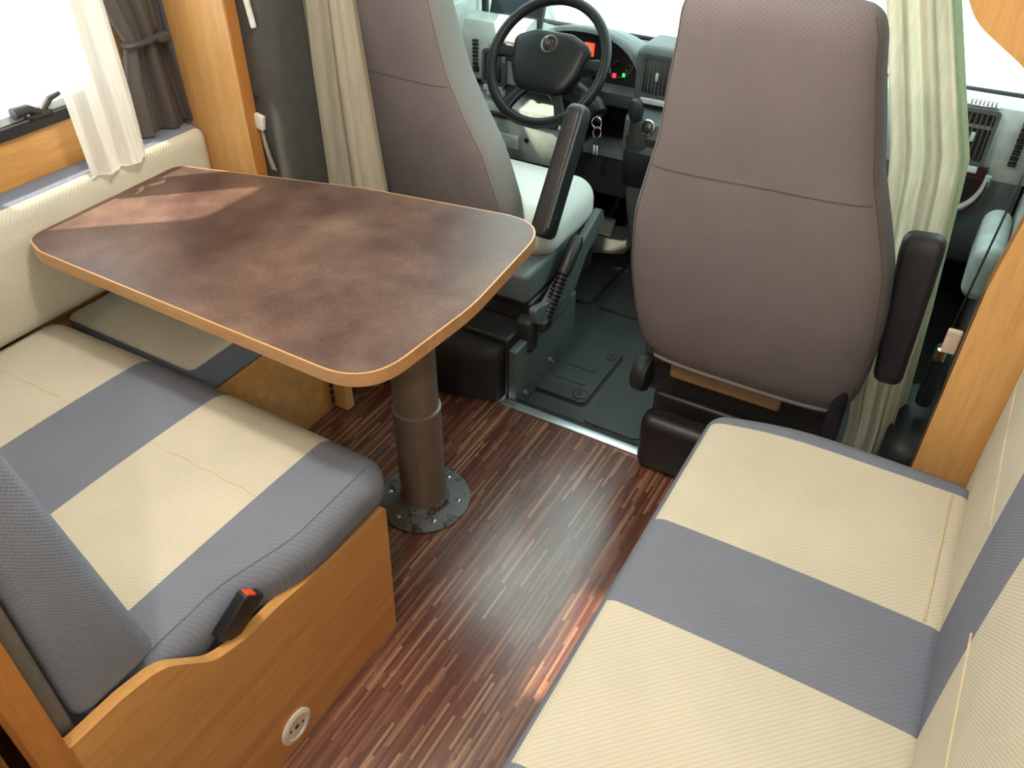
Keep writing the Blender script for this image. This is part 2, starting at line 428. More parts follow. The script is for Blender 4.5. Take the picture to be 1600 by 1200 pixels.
# partitions either side of the cab opening
part_l = thing('wood_partition', 'beech upright partition between table end and grey pillar', 'partition', (-1.7, 1.40, 0))
obj('face_panel', prism(B(), [[(XL, 0), (-1.562, 0), (-1.560, 1.0), (-1.562, 1.2), (-1.575, 1.4), (-1.60, 1.6), (-1.61, ZC), (XL, ZC)]], FY, 1.395, 1.425), woodZ, part_l)
pe = [(-1.558, 0), (-1.556, 1.0), (-1.558, 1.2), (-1.571, 1.4), (-1.596, 1.6), (-1.606, ZC)]
obj('edge_strip', prism(B(), [pe+[(a-.012, b) for a, b in pe[::-1]]], FY, 1.398, 1.430), woodD, part_l)
pil = thing('belt_pillar', 'dark grey plastic pillar trim beside the left cream curtain', 'pillar', (-1.6, 1.52, 0))
obj('cover', rbox(B(), (-1.78, 1.434, 0), (-1.468, 1.575, 1.86), .03, 4), plain('grey_pillar_plastic', (.05, .052, .05), .6, bump=.3), pil)
obj('screw', lathe(B(), [(.006, 0), (.006, .004), (.003, .005)], (-1.55, 1.437, .84), (0, -1, 0), 10), darkgrey, pil)
cl = thing('ribbon_clip', 'small white clip with a beige ribbon hanging on the grey pillar', 'clip', (-1.545, 1.425, .65))
def tilted(c, deg): return Matrix.Translation(c) @ Matrix.Rotation(R(deg), 4, 'Y') @ Matrix.Translation((-c[0], -c[1], -c[2]))
obj('clip', rbox(B(), (-1.560, 1.421, .765), (-1.532, 1.433, .803), .003, 2, M=tilted((-1.546, 1.427, .785), 12)), whitef, cl)
def rib(t):
    x, y, z = -1.548+.020*t, 1.429-.004*math.sin(3*t), .772-.112*t; w_ = .005+.003*t
    return [(x-w_, y, z), (x+w_, y, z), (x+w_, y+.001, z), (x-w_, y+.001, z)]
obj('ribbon', loft(B(), [rib(i/6) for i in range(7)]), plain('beige_ribbon', (.36, .33, .24), .8), cl)
c2 = obj('ribbon_clip', rbox(B(), (-1.518, 1.421, 1.010), (-1.507, 1.433, 1.075), .003, 2, M=tilted((-1.512, 1.427, 1.04), -8)), whitef)
tag(c2, 'narrow white clip high on the grey pillar at the top edge', 'clip')

# right partition with arched opening
pr = [(.10, 0), (.10, .80), (.115, .98), (.10, 1.10), (.03, 1.165), (-.05, 1.215), (-.10, 1.29), (-.12, 1.40), (-.12, ZC), (XR, ZC), (XR, 0)]
part_r = thing('wood_partition', 'beech pillar with curved arch beside the right bench backrest', 'partition', (.2, 1.46, 0))
obj('face_panel', prism(B(), [fillet(pr, [0, .1, .12, .12, .1, .1, .1, .1, 0, 0, 0], 8)], FY, 1.445, 1.475), woodZ, part_r)
pre = fillet(pr[:9], [0, .1, .12, .12, .1, .1, .1, .1, 0], 8)
i_ = [(a+.022, b) for a, b in pre]
obj('edge_strip', prism(B(), [pre+i_[::-1]], FY, 1.452, 1.50), woodD, part_r)

# ------------------------------------------------------------------ table
TZ = .70
tb = thing('dining_table', 'brown mottled table with light wood edge on a single column', 'table', (-.93, 1.17, 0))
tout = fillet([(-1.675, .84), (-1.60, .815), (-.738, .802), (-.716, 1.10), (-.748, 1.468), (-1.20, 1.40), (-1.69, 1.265)], [.05, .10, .11, .6, .11, 1.0, .04], 10)
# outline grown/shrunk about its centroid edges
def inset(poly, d):
    n = len(poly); o = []
    for i in range(n):
        a, b, c = Vector(poly[i-1]), Vector(poly[i]), Vector(poly[(i+1) % n])
        e1, e2 = (b-a), (c-b)
        if e1.length < 1e-6: e1 = e2
        if e2.length < 1e-6: e2 = e1
        n1 = Vector((-e1.y, e1.x)).normalized(); n2 = Vector((-e2.y, e2.x)).normalized(); nn = (n1+n2)
        nn = nn.normalized() if nn.length > 1e-6 else n1
        o.append(tuple(b+nn*d/max(.5, nn.dot(n1))))
    return o
tin = inset(tout, .004)
obj('tabletop', bev(prism(B(), [tin], FZ, TZ-.024, TZ), .0012, 1), tablem, tb)
obj('edge_band', bev(prism(B(), [tout, inset(tout, .0042)], FZ, TZ-.028, TZ-.0005), .0018, 2), edge, tb)
obj('under_board', prism(B(), [inset(tout, .006)], FZ, TZ-.0275, TZ-.0245), woodX, tb)
lx, ly = -.93, 1.17
obj('upper_column', lathe(B(), [(.048, .29), (.0525, .292), (.0525, .66), (.05, .672)], (lx, ly, 0), n=48), column_m, tb)
obj('lower_column', lathe(B(), [(.057, .006), (.057, .298), (.0585, .304), (.0585, .312), (.0545, .315)], (lx, ly, 0), n=48), column_m, tb)
fl = obj('floor_flange', lathe(B(), [(.116, 0), (.118, .003), (.117, .006), (.105, .009), (.066, .012), (.060, .018), (.0575, .026)], (lx, ly, 0), n=64), flange_m, tb)
obj('mounting_plate', lathe(B(), [(.09, TZ-.042), (.09, TZ-.029), (.085, TZ-.028)], (lx, ly, 0), n=40), column_m, tb)
for k in range(6):
    a = k*PI/3+.35
    obj('screw', lathe(B(), [(.007, .008), (.007, .0105), (.004, .013), (.001, .0135)], (lx+.09*math.cos(a), ly+.09*math.sin(a), 0), n=12), steel, fl)

# ------------------------------------------------------------------ left bench
PX = -.765
lb = thing('bench_box', 'beech bench base with a dipped side panel on the left', 'bench', (-1.27, .50, 0))
po = [(.185, 0), (.825, 0), (.84, .36), (.66, .375), (.55, .392), (.47, .395), (.41, .412), (.375, .452), (.335, .498), (.27, .510), (.185, .512)]
obj('side_panel', bev(prism(B(), [fillet(po, [0, 0, .006, .1, .1, .08, .08, .08, .08, .06, 0])], FX, PX-.02, PX), .002, 2), woodY, lb)
obj('front_panel', box((-1.76, .80, 0), (PX-.021, .818, .335), .002), woodX, lb)
obj('rear_panel', box((-1.76, .20, 0), (PX-.021, .218, .335), .002), woodX, lb)
obj('seat_board', box((-1.78, .20, .336), (PX-.021, .835, .35), .002), woodX, lb)
so = thing('wall_socket', 'round cream power socket low on the bench side panel', 'socket', (PX+.001, .51, .06))
sc = (PX, .512, .062)
ring = obj('socket_ring', lathe(B(), [(.038, 0), (.038, .003), (.034, .006), (.027, .006), (.025, .003)], sc, (1, 0, 0), 36), white, so)
obj('socket_face', lathe(B(), [(.0255, .0005), (.0255, .0025), (.003, .002)], sc, (1, 0, 0), 36), plain('cream_plastic', (.52, .48, .38), .5), so)
obj('centre_pin', lathe(B(), [(.0055, .002), (.0055, .0032), (.002, .0035)], sc, (1, 0, 0), 16), black, so)
for s in (-1, 1):
    obj('contact_slot', box((PX+.002, sc[1]+s*.016-.002, sc[2]-.004-s*.004), (PX+.0035, sc[1]+s*.016+.002, sc[2]+.004-s*.004), .0005), darkgrey, so)

def striped(name, label, cat, bm, axis, limits, mats, names, loc, group=None):
    t = thing(name, label, cat, loc, group)
    for b, mt, nm in zip(bands(bm, axis, limits), mats, names):
        if b.verts: obj(nm, b, mt, t, sharp=60)
    bm.free(); return t
lc = rbox(B(), (-1.745, .235, .352), (-.762, .872, .472), .052, 6, 10, (0, .012, .010))
for v in lc.verts:      # the side is pulled in behind the raised end of the panel
    if v.co.x > -1.0:
        f = max(0, min(1, (.66-v.co.y)/.2)); f = f*f*(3-2*f); v.co.x -= .042*f*(v.co.x+1.0)/.238
lc_tree = BVHTree.FromBMesh(lc)
seatL = striped('seat_cushion', 'striped cream and slate seat cushion on the left bench in front of the table', 'cushion', lc, 0,
                (-3, -1.715, -1.41, -1.18, -.905, 0), (grey, beige, grey, beige, grey), ('slate_panel', 'cream_panel', 'slate_panel', 'cream_panel', 'slate_panel'), (-1.25, .55, .352))
for (x0, x1, m_) in ((-1.178, -.907, stitch_c), (-1.69, -1.412, stitch_c)):
    obj('stitched_seam', tube(B(), [on_top(lc_tree, x0+(x1-x0)*i/24, .665+.002*math.sin(i)) for i in range(25)], .0012, 6), m_, seatL)
obj('edge_seam', tube(B(), [p for p in [on_top(lc_tree, -.790-.042*(lambda f: f*f*(3-2*f))(max(0, min(1, (.66-y)/.2)))*.86, y) for y in [.27+.575*i/40 for i in range(41)]] if p], .0013, 6), stitch_b, seatL)
# backrest cushion of the left bench (its end face is what the photo shows)
def slab_backrest(x0, x1, ybot, ztop, zbot, th, lean, r=.03, crown=.01):
    M = Matrix.Translation((0, ybot, zbot)) @ Matrix.Rotation(R(lean), 4, 'X')
    return rbox(B(), (x0, -th/2, 0), (x1, th/2, ztop-zbot), r, 5, 8, (crown, crown, 0), M)
bk = slab_backrest(-1.745, -.792, .288, 1.12, .487, .142, 0, .028, .010)
for v in bk.verts: v.co.y -= max(0, (v.co.y-.217)/.142)*.152*(v.co.z-.487)      # wedge: thinner towards the top
backL = striped('back_cushion', 'thick slate backrest cushion at the lower left, seen from its end', 'cushion', bk, 0,
                (-3, -1.41, -1.18, -.905, 0), (beige, grey, beige, grey_yz), ('cream_panel', 'slate_panel', 'cream_panel', 'slate_panel'), (-1.27, .28, .487))
bk2 = slab_backrest(-1.745, -.797, .2015, 1.10, .49, .027, 0, .010, .0)
b2 = obj('back_pad', bk2, cabside); tag(b2, 'thin dark grey pad between the left backrest and the wooden post', 'cushion')
post = obj('corner_post', bev(prism(B(), [[(.148, 0), (.1845, 0), (.1845, .9), (.1845, 1.15), (.148, 1.15), (.148, .6)]], FX, -.80, PX+.004), .003, 2), woodD)
tag(post, 'orange wooden post in the lower left corner', 'post')
# drawer unit behind the post
du = thing('drawer_unit', 'wooden drawer unit at the bottom left behind the post', 'cabinet', (-1.1, -.2, 0))
obj('carcass', box((-1.35, -.60, 0), (-.862, .14, .88), .003), woodX, du)
for k in range(3):
    z0 = .06+k*.262
    dr = obj('drawer_front', rbox(B(), (-.86, -.58, z0), (-.842, .128, z0+.255), .008, 3), woodY, du)
    obj('knob', lathe(B(), [(.009, 0), (.007, .012), (.013, .018), (.010, .026), (.002, .028)], (-.842, -.25, z0+.16), (1, 0, 0), 16), steel, dr)
# buckle
bu = thing('seat_belt_buckle', 'black seat belt buckle with red button between cushion and panel', 'buckle', (-.79, .47, .39))
bd = Vector((.018, .062, .062)).normalized(); bu_u = Vector((1, 0, 0)); bu_u = (bu_u-bd*bu_u.dot(bd)).normalized(); bu_v = bd.cross(bu_u)
BM = basis((-.793, .452, .400), bu_u, bu_v, bd)
obj('housing', rbox(B(), (-.012, -.024, 0), (.012, .024, .088), .006, 3, M=BM), black, bu)
obj('release_button', rbox(B(), (-.008, -.020, .082), (.008, .004, .0895), .002, 2, M=BM), red_p, bu)
obj('stalk', rbox(B(), (-.006, -.014, -.06), (.006, .014, .01), .003, 2, M=BM), black, bu)

# small seat under the table with its box
ub = thing('bench_box', 'beech box under the small corner seat beneath the table', 'bench', (-1.58, 1.15, 0))
obj('side_panel', box((-1.385, .935, 0), (-1.368, 1.335, .318), .002), woodX, ub)
obj('front_panel', box((-1.78, .935, 0), (-1.386, .952, .318), .002), woodX, ub)
obj('lid', box((-1.78, .953, .30), (-1.386, 1.335, .318), .002), woodX, ub)
obj('end_stile', box((-1.367, 1.345, 0), (-1.32, 1.375, .33), .003), woodZ, ub)
uc = rbox(B(), (-1.79, .915, .32), (-1.36, 1.36, .425), .018, 4, 4, (0, 0, .006))
t = thing('seat_cushion', 'small cream-topped slate cushion tucked under the table at the wall', 'cushion', (-1.58, 1.14, .32))
ucx = cut(uc, (0, 0, .412), (0, 0, 1)); obj('slate_border', ucx, grey, t, sharp=60)
uct = cut(uc, (0, 0, .412), (0, 0, -1)); obj('cream_panel', uct, beige, t, sharp=60); uc.free()

# backrest cushion along the left wall
wc = rbox(B(), (-1.795, .25, .475), (-1.690, 1.385, .765), .035, 5, 6, (.006, 0, 0))
t = thing('wall_cushion', 'long low cream backrest cushion with slate top along the window wall', 'cushion', (-1.75, .8, .475))
a_ = cut(wc, (0, 0, .752), (0, 0, -1)); b_ = cut(a_, (-1.706, 0, 0), (1, 0, 0)); obj('slate_top', b_, grey, t, sharp=60)
c_ = cut(a_, (-1.706, 0, 0), (-1, 0, 0)); obj('cream_lip', c_, beige_yz, t, sharp=60); a_.free()
obj('cream_front', cut(wc, (0, 0, .752), (0, 0, 1)), beige_yz, t, sharp=60); wc.free()

# ------------------------------------------------------------------ right bench
rb = thing('bench_box', 'wooden base hidden under the long right bench cushion', 'bench', (-.03, .3, 0))
obj('front_panel', box((-.255, -.60, 0), (-.238, 1.27, .335), .002), woodY, rb)
obj('end_panel', box((-.237, 1.252, 0), (.34, 1.27, .335), .002), woodX, rb)
obj('seat_board', box((-.255, -.60, .336), (.34, 1.27, .35), .002), woodX, rb)
rc = rbox(B(), (-.287, -.60, .352), (.212, 1.358, .470), .035, 6, 10, (0, .022, .008))
def corner(bm):      # the far left corner is rounded off
    for v in bm.verts:
        f = max(0, (-.06-v.co.x)/.227)
        if v.co.y > 1.1: v.co.y -= .045*f*f*(v.co.y-1.1)/.26
    return bm
rc_tree = BVHTree.FromBMesh(rc)
seatR = thing('seat_cushion', 'long striped cream and slate seat cushion on the right bench', 'cushion', (-.04, .4, .352))
side = cut(rc, (-.2745, 0, 0), (1, 0, 0)); obj('slate_side', corner(side), grey, seatR, sharp=60)
rest = cut(rc, (-.2745, 0, 0), (-1, 0, 0)); rc.free()
for b, mt, nm in zip(bands(rest, 1, (-2, .30, .48, .785, .985, 1.308, 2)), (beige, grey, beige, grey, beige, grey), ('cream_panel', 'slate_panel', 'cream_panel', 'slate_panel', 'cream_panel', 'slate_border')):
    obj(nm, corner(b), mt, seatR, sharp=60)
rest.free()
obj('piping', tube(B(), [on_top(rc_tree, .168, .99+.31*i/20) for i in range(21)], .0022, 6), stitch_c, seatR)
MR = Matrix.Translation((.262, 0, .36))
rbk = rbox(B(), (-.066, -.60, 0), (.066, 1.438, .66), .045, 6, 10, (.010, 0, 0), MR)
backR = striped('back_cushion', 'tall cream backrest cushion with a slate stripe on the right bench', 'cushion', rbk, 1,
                (-2, .30, .48, .785, .985, 2), (beige_yz, grey_yz, beige_yz, grey_yz, beige_yz), ('cream_panel', 'slate_panel', 'cream_panel', 'slate_panel', 'cream_panel'), (.28, .4, .44))
for (ya, yb) in ((.80, -.45), (1.37, 1.0)):
    obj('piping', tube(B(), [tuple(MR @ Vector((-.066-.010*(1-((y-.42)/1.02)**2)*(1-((.325-.33)/.33)**2)-.0004, y, .325+.006*math.sin(y*9)))) for y in [ya+(yb-ya)*i/24 for i in range(25)]], .0016, 6), stitch_c, backR)

# ------------------------------------------------------------------ curtains
def curtain(levels, folds, amp, nx=72, ph=0., harm=.35, thick=0, hem=None):
    """levels: (z, xa, ya, xb, yb) from top to bottom, folds perpendicular to the run"""
    bm = B(); rows = []
    NZ = 28
    for j in range(NZ+1):
        f = j/NZ*(len(levels)-1); i = min(int(f), len(levels)-2); s = f-i; s = s*s*(3-2*s) if False else s
        L = [a*(1-s)+b*s for a, b in zip(levels[i], levels[i+1])]
        z, xa, ya, xb, yb = L; run = Vector((xb-xa, yb-ya)); nrm = Vector((-run.y, run.x)).normalized()
        row = []
        for k in range(nx+1):
            u = k/nx
            uu = u+.020*math.sin(2*PI*folds*u*2+ph)+.012*math.sin(5*u+j*.11)
            o = amp*(math.sin(2*PI*folds*u+ph+.25*math.sin(j*.13))+harm*math.sin(2*PI*folds*2.3*u+1.3+ph+j*.03))*(.7+.3*j/NZ)
            row.append(bm.verts.new((xa+run.x*uu+nrm.x*o, ya+run.y*uu+nrm.y*o, z)))
        rows.append(row)
    for a, b in zip(rows, rows[1:]):
        for k in range(nx): bm.faces.new((a[k], a[k+1], b[k+1], b[k]))
    if thick:
        g = bmesh.ops.solidify(bm, geom=bm.faces[:], thickness=thick)
    return bm
t = thing('cab_curtain', 'gathered cream satin curtain beside the driver seat', 'curtain', (-1.48, 1.625, .03))
obj('cloth', curtain([(1.86, -1.55, 1.63, -1.40, 1.63), (1.02, -1.565, 1.63, -1.365, 1.63), (.80, -1.585, 1.63, -1.345, 1.63), (.50, -1.60, 1.63, -1.318, 1.63), (.03, -1.60, 1.64, -1.30, 1.64)], 2.4, .021, ph=.6, thick=.0012), curt, t, sharp=80)
t = thing('cab_curtain', 'cream satin curtain hanging between passenger seat and wooden pillar', 'curtain', (-.05, 1.83, -.04))
obj('cloth', curtain([(1.86, -.25, 1.82, -.125, 1.84), (1.18, -.24, 1.82, -.122, 1.84), (.85, -.14, 1.82, -.002, 1.84), (.62, -.11, 1.81, .022, 1.83), (.47, -.10, 1.80, .040, 1.82), (.20, -.05, 1.76, .052, 1.78), (.02, -.05, 1.76, .06, 1.78)], 2.1, .020, ph=2.4, thick=.0012), curt, t, sharp=80)
obj('lining', curtain([(1.86, -.15, 1.88, -.112, 1.90), (1.18, -.15, 1.88, -.112, 1.90), (.85, -.02, 1.88, .010, 1.90), (.50, .02, 1.86, .046, 1.88), (.05, .02, 1.83, .08, 1.85)], 1.2, .008, nx=24, ph=1.1, thick=.0012), cloth('pale_green_lining', (.50, .53, .36), .35), t, sharp=80)
t = thing('sheer_curtain', 'white see-through voile curtain hanging at the side window', 'curtain', (-1.69, 1.10, .75))
sl = [(1.42, -1.700, 1.00, -1.692, 1.205), (1.12, -1.700, 1.035, -1.690, 1.195), (.90, -1.690, 1.035, -1.680, 1.19), (.755, -1.682, 1.035, -1.672, 1.180)]
obj('cloth', curtain(sl, 2.3, .010, ph=.3), sheer, t, sharp=80)
hb = curtain([(.763, -1.682, 1.035, -1.672, 1.181), (.751, -1.682, 1.035, -1.672, 1.180)], 2.3, .010, ph=.3, thick=.0015)
hm = B(); hm2 = curtain(sl, 2.3, .0102, ph=.3); hm2.verts.ensure_lookup_table()
row = [v.co.copy() for v in hm2.verts][-73:]; hm2.free(); hb.free(); hm.free()
obj('hem', tube(B(), row, .0028, 6), cloth('voile_hem', (.85, .83, .78), .4), t, sharp=80)
t = thing('window_drape', 'taupe drape tied back at the right side of the side window', 'curtain', (-1.745, 1.30, .735))
obj('cloth', curtain([(1.45, -1.76, 1.20, -1.75, 1.375), (1.10, -1.76, 1.215, -1.745, 1.370), (.985, -1.745, 1.25, -1.735, 1.355), (.90, -1.75, 1.23, -1.74, 1.368), (.77, -1.745, 1.215, -1.735, 1.382)], 2.2, .014, ph=1.9, thick=.0015), drape, t, sharp=80)
obj('tieback', tube(B(), [(-1.742+.030*math.cos(a), 1.30+.050*math.sin(a), .985+.006*math.sin(a)) for a in [2*PI*i/24 for i in range(24)]], .007, 8, True), plain('dark_tieback', (.05, .04, .038), .8), t)
obj('tieback_knot', rbox(B(), (-1.722, 1.315, .972), (-1.700, 1.350, .996), .009, 3), MATS['dark_tieback'], t)
obj('lining', curtain([(1.45, -1.772, 1.36, -1.755, 1.383), (.76, -1.772, 1.365, -1.745, 1.388)], .8, .004, nx=16, thick=.001), cloth('slate_lining', (.16, .17, .21), .2), t, sharp=80)

# ------------------------------------------------------------------ cab seats
class Back:
    kp = [(.285, .20, .040), (.30, .238, .055), (.34, .265, .068), (.42, .28, .078), (.55, .29, .082), (.70, .280, .082), (.80, .252, .080), (.90, .222, .076), (1.0, .206, .072), (1.10, .188, .066), (1.15, .182, .060), (1.178, .172, .050), (1.192, .155, .034), (1.197, .12, .015)]
    kd = [(.285, .20, .040), (.30, .24, .055), (.34, .275, .068), (.42, .295, .078), (.55, .303, .082), (.70, .278, .082), (.80, .236, .080), (.90, .205, .076), (1.0, .198, .072), (1.10, .194, .066), (1.17, .180, .058), (1.205, .160, .046), (1.222, .135, .028), (1.226, .10, .012)]
    n = 3.6
    def __init__(s, cx, y0, k, kx, yaw, ks): s.cx, s.y0, s.k, s.kx, s.yaw, s.ks = cx, y0, k, kx, yaw, ks
    def sec(s, z):
        ks = s.ks
        if z <= ks[0][0]: return ks[0][1:]
        for a, b in zip(ks, ks[1:]):
            if z <= b[0]:
                f = (z-a[0])/(b[0]-a[0]); return a[1]*(1-f)+b[1]*f, a[2]*(1-f)+b[2]*f
        return ks[-1][1:]
    def place(s, a, b, z):
        c, d = math.cos(s.yaw), math.sin(s.yaw)
        return Vector((s.cx+s.kx*(z-.34)+a*c-b*d, s.y0+s.k*(z-.3)+.08+a*d+b*c, z))
    def ring(s, z, N=56):
        hw, th = s.sec(z); o = []
        for i in range(N):
            t = 2*PI*i/N; c, sn = math.cos(t), math.sin(t); e = 2/s.n
            o.append(s.place(hw*math.copysign(abs(c)**e, c), th*math.copysign(abs(sn)**e, sn), z))
        return o
    def back(s, fx, z):
        hw, th = s.sec(z); return s.place(fx*hw, -th*(1-abs(fx)**s.n)**(1/s.n), z)
    def mesh(s):
        zs = []
        for a, b in zip(s.ks, s.ks[1:]):
            m = 4 if b[0]-a[0] > .03 else 2
            zs += [a[0]+(b[0]-a[0])*i/m for i in range(m)]
        zs.append(s.ks[-1][0]); N = 56
        bm = loft(B(), [s.ring(z, N) for z in zs]); bm.faces.ensure_lookup_table()
        for _ in range(3): bmesh.ops.smooth_vert(bm, verts=bm.verts[:], factor=.35, use_axis_x=True, use_axis_y=True, use_axis_z=True)
        out = []
        for sel in (0, 1, -1):      # back and front, right side panel, left side panel
            c = bm.copy(); c.faces.ensure_lookup_table(); kill = []
            for n, f in enumerate(c.faces):
                k = 0
                if n < (len(zs)-1)*N:
                    cs = math.cos(2*PI*((n % N)+.5)/N)
                    if abs(cs)**(2/s.n) > .95: k = 1 if cs > 0 else -1
                if k != sel: kill.append(f)
            bmesh.ops.delete(c, geom=kill, context='FACES'); out.append(c)
        bm.free(); return out
def cab_seat(name, b, cx, y0, label, loc, passenger):
    t = thing(name, label, 'seat', loc)
    covers = b.mesh()
    obj('back_cover', covers[0], cabgrey, t, sharp=80)
    for c in covers[1:]: obj('side_panel', c, cabgrey_yz if passenger else cabside, t, sharp=80)
    zz = [.34+.84*i/30 for i in range(31)]
    for fx in (-.95, .95):
        obj('side_seam', tube(B(), [b.back(fx, z)+Vector((0, .0005, 0)) for z in zz], .0011, 6), stitch, t)
    zs_ = .842 if passenger else .862
    obj('cross_seam', tube(B(), [b.back(f, zs_+.008*f+.006*(1-f*f)) for f in [-.93+1.86*i/24 for i in range(25)]], .0013, 6), stitch, t)
    # seat cushion
    sx0, sx1 = cx-.265, cx+.262
    sy0 = y0+.06
    cu = rbox(B(), (sx0, sy0, .35), (sx1, sy0+.33, .505), .065, 6, 6, (0, .01, .014))
    cushion = obj('seat_cushion', cu, pale if not passenger else cabgrey, t, sharp=80)
    obj('cushion_pan', rbox(B(), (sx0+.015, sy0-(.0 if passenger else .10), .27), (sx1-.015, sy0+.31, .37), .02, 3), midgrey, t)
    return t, b
# driver seat
DC = -1.19
ds, db = cab_seat('driver_chair', Back(-1.293, 1.78, -.20, -.072, -.15, Back.kd), DC, 1.76, 'taupe driver seat with pale seat cushion behind the table', (DC, 1.95, -.05), False)
side_p = obj('side_shield', bev(prism(B(), [fillet([(1.70, .285), (1.78, .26), (1.94, .335), (2.12, .42), (2.14, .36), (2.02, .30), (1.96, .22), (1.72, .22)], [.02]*8)], FX, DC+.262, DC+.285), .004), midgrey, ds)
obj('swivel_plate', rbox(B(), (DC-.22, 1.74, .20), (DC+.25, 2.15, .27), .01, 2), black, ds)
obj('slide_rail', rbox(B(), (DC+.225, 1.72, .135), (DC+.268, 1.98, .225), .022, 3), midgrey, ds)
obj('rail_end_cap', rbox(B(), (DC+.215, 1.70, .12), (DC+.275, 1.755, .235), .02, 4), darkgrey, ds)
plinth = obj('seat_plinth', rbox(B(), (DC-.24, 1.64, -.05), (DC+.235, 2.08, .20), .012, 2), black, ds)
obj('plinth_side_plate', rbox(B(), (DC+.236, 1.635, -.049), (DC+.262, 2.02, .17), .006, 2), midgrey, ds)
obj('plinth_cover', loft(B(), [[(a, b, z) for a, b in fillet([(DC-.26, 1.55-o), (DC+.10, 1.555-o), (DC+.225, 1.60-o*.3), (DC+.225, 1.66), (DC-.26, 1.66)], [.02]*5, 4)] for z, o in ((.002, 0), (.12, 0), (.165, -.02), (.18, -.045))]), black, ds)
for (y, z) in ((1.70, -.02), (1.86, .0)):
    obj('floor_bolt', lathe(B(), [(.009, 0), (.009, .006), (.004, .009)], (DC+.262, y, z), (1, 0, 0), 10), steel, ds)
def armrest(t, p0, p1, w0, w1, thick, mat):
    p0, p1 = Vector(p0), Vector(p1); d = (p1-p0); L = d.length; d.normalize()
    u = Vector((1, 0, 0)); u = (u-d*u.dot(d)).normalized(); v = d.cross(u)
    M = basis(p0, u, v, d)
    out = []
    N = 14
    rings = []
    prof = [(-.0, .7), (.008, .9), (.02, 1), (.5*L, 1), (L-.04, 1), (L-.016, .95), (L-.005, .8), (L, .6)]
    for h, s in prof:
        f = h/L; ww = (w0*(1-f)+w1*f)*s; tt = thick*(.75+.25*s)*(s if s < .9 else 1)
        rings.append([M @ Vector((a, b, h)) for a, b in rrect(-ww/2, ww/2, -tt/2, tt/2, min(ww, tt)*.26, 4)])
    a = obj('armrest', loft(B(), rings), mat, t, sharp=50)
    return a, M
arm, AM = armrest(ds, (-.925, 1.765, .475), (-.915, 1.945, .78), .056, .050, .075, black)
obj('pivot_hole', lathe(B(), [(.010, 0), (.010, .002), (.002, .0025)], AM @ Vector((.027, .0, .055)), AM.to_3x3() @ Vector((1, 0, 0)), 14), black, arm)
obj('piping', tube(B(), [AM @ Vector((.024, -.034, h)) for h in [.03+.03*i for i in range(11)]], .003, 6), midgrey, arm)
# passenger seat
PC = -.322
ps, pb = cab_seat('passenger_chair', Back(-.312, 1.615, -.13, -.062, 0, Back.kp), PC, 1.615, 'large taupe passenger seat back standing behind the right bench', (PC, 1.85, -.05), True)
obj('tan_strip', rbox(B(), (PC-.165, 1.652, .245), (PC+.12, 1.675, .305), .010, 2), tan, ps)
obj('hem_roll', tube(B(), [pb.back(f, .312)+Vector((0, .004, -.010)) for f in [-.9+1.8*i/16 for i in range(17)]], .006, 8), cabgrey, ps)
obj('back_frame', rbox(B(), (PC-.235, 1.668, .17), (PC+.255, 1.76, .29), .02, 3), black, ps)
kn = obj('recliner_knob', lathe(B(), [(.030, 0), (.046, .004), (.05, .012), (.05, .036), (.044, .044), (.02, .046)], (PC-.21, 1.655, .235), (-1, 0, 0), 28), darkgrey, ps)
obj('knob_ring', lathe(B(), [(.0505, .032), (.0512, .033), (.0512, .035), (.0505, .036)], (PC-.19, 1.655, .235), (-1, 0, 0), 28), darkgrey, kn)
obj('recliner_cover', rbox(B(), (PC+.225, 1.63, .20), (PC+.262, 1.72, .40), .018, 3), black2, ps)
obj('swivel_plate', rbox(B(), (PC-.20, 1.66, .10), (PC+.22, 2.05, .18), .01, 2), black, ps)
obj('seat_plinth', rbox(B(), (PC-.20, 1.63, -.05), (PC+.22, 2.06, .10), .02, 2), black, ps)
obj('plinth_cover', rbox(B(), (PC-.195, 1.55, .001), (PC+.22, 1.628, .175), .03, 3), black, ps)
arm2, AM2 = armrest(ps, (.002, 1.685, .41), (-.022, 1.735, .745), .060, .088, .06, black2)

# ------------------------------------------------------------------ cab floor details
ht = thing('floor_hatch', 'square rubber-covered hatch in the cab floor between the seats', 'hatch', (-.86, 1.9, -.05))
hp = fillet([(-.965, 1.765), (-.765, 1.765), (-.765, 2.055), (-.935, 2.055)], [.02]*4)
obj('lid', bev(prism(B(), [hp], FZ, -.05, -.041), .003, 2), mat_m, ht)
obj('border', prism(B(), [inset(hp, -.008), inset(hp, -.001)], FZ, -.05, -.0475), gasket, ht)
for y in (1.86, 1.935):
    obj('raised_rib', bev(prism(B(), [rrect(-.915, -.80, y-.017, y+.017, .0165)], FZ, -.042, -.0385), .0015, 1), mat_m, ht)
for (x, y, r) in ((-.795, 1.80, .024), (-.792, 2.02, .016)):
    cp = obj('turn_cap', lathe(B(), [(r, -.042), (r, -.037), (r*.85, -.036), (r*.8, -.0385), (r*.45, -.0385), (r*.4, -.036), (r*.1, -.0355)], (x, y, 0), n=28), mat_m, ht)
    obj('slot', box((x-.003, y-r*.4, -.0365), (x+.003, y+r*.4, -.0345), .0005), gasket, cp)
obj_ = obj('rib_mat', bev(prism(B(), [rrect(-.74, -.56, 1.70, 2.05, .02)], FZ, -.05, -.046), .0015, 1), mat_m); tag(obj_, 'thin rubber pad on the cab floor beside the passenger seat base', 'mat')
o = obj('floor_mat', bev(prism(B(), [fillet([(-1.45, 2.27), (-.99, 2.27), (-.99, 2.88), (-1.45, 2.88)], [.04]*4)], FZ, -.05, -.038), .003, 2), carpet); tag(o, 'dark ribbed carpet mat in the driver footwell', 'mat')
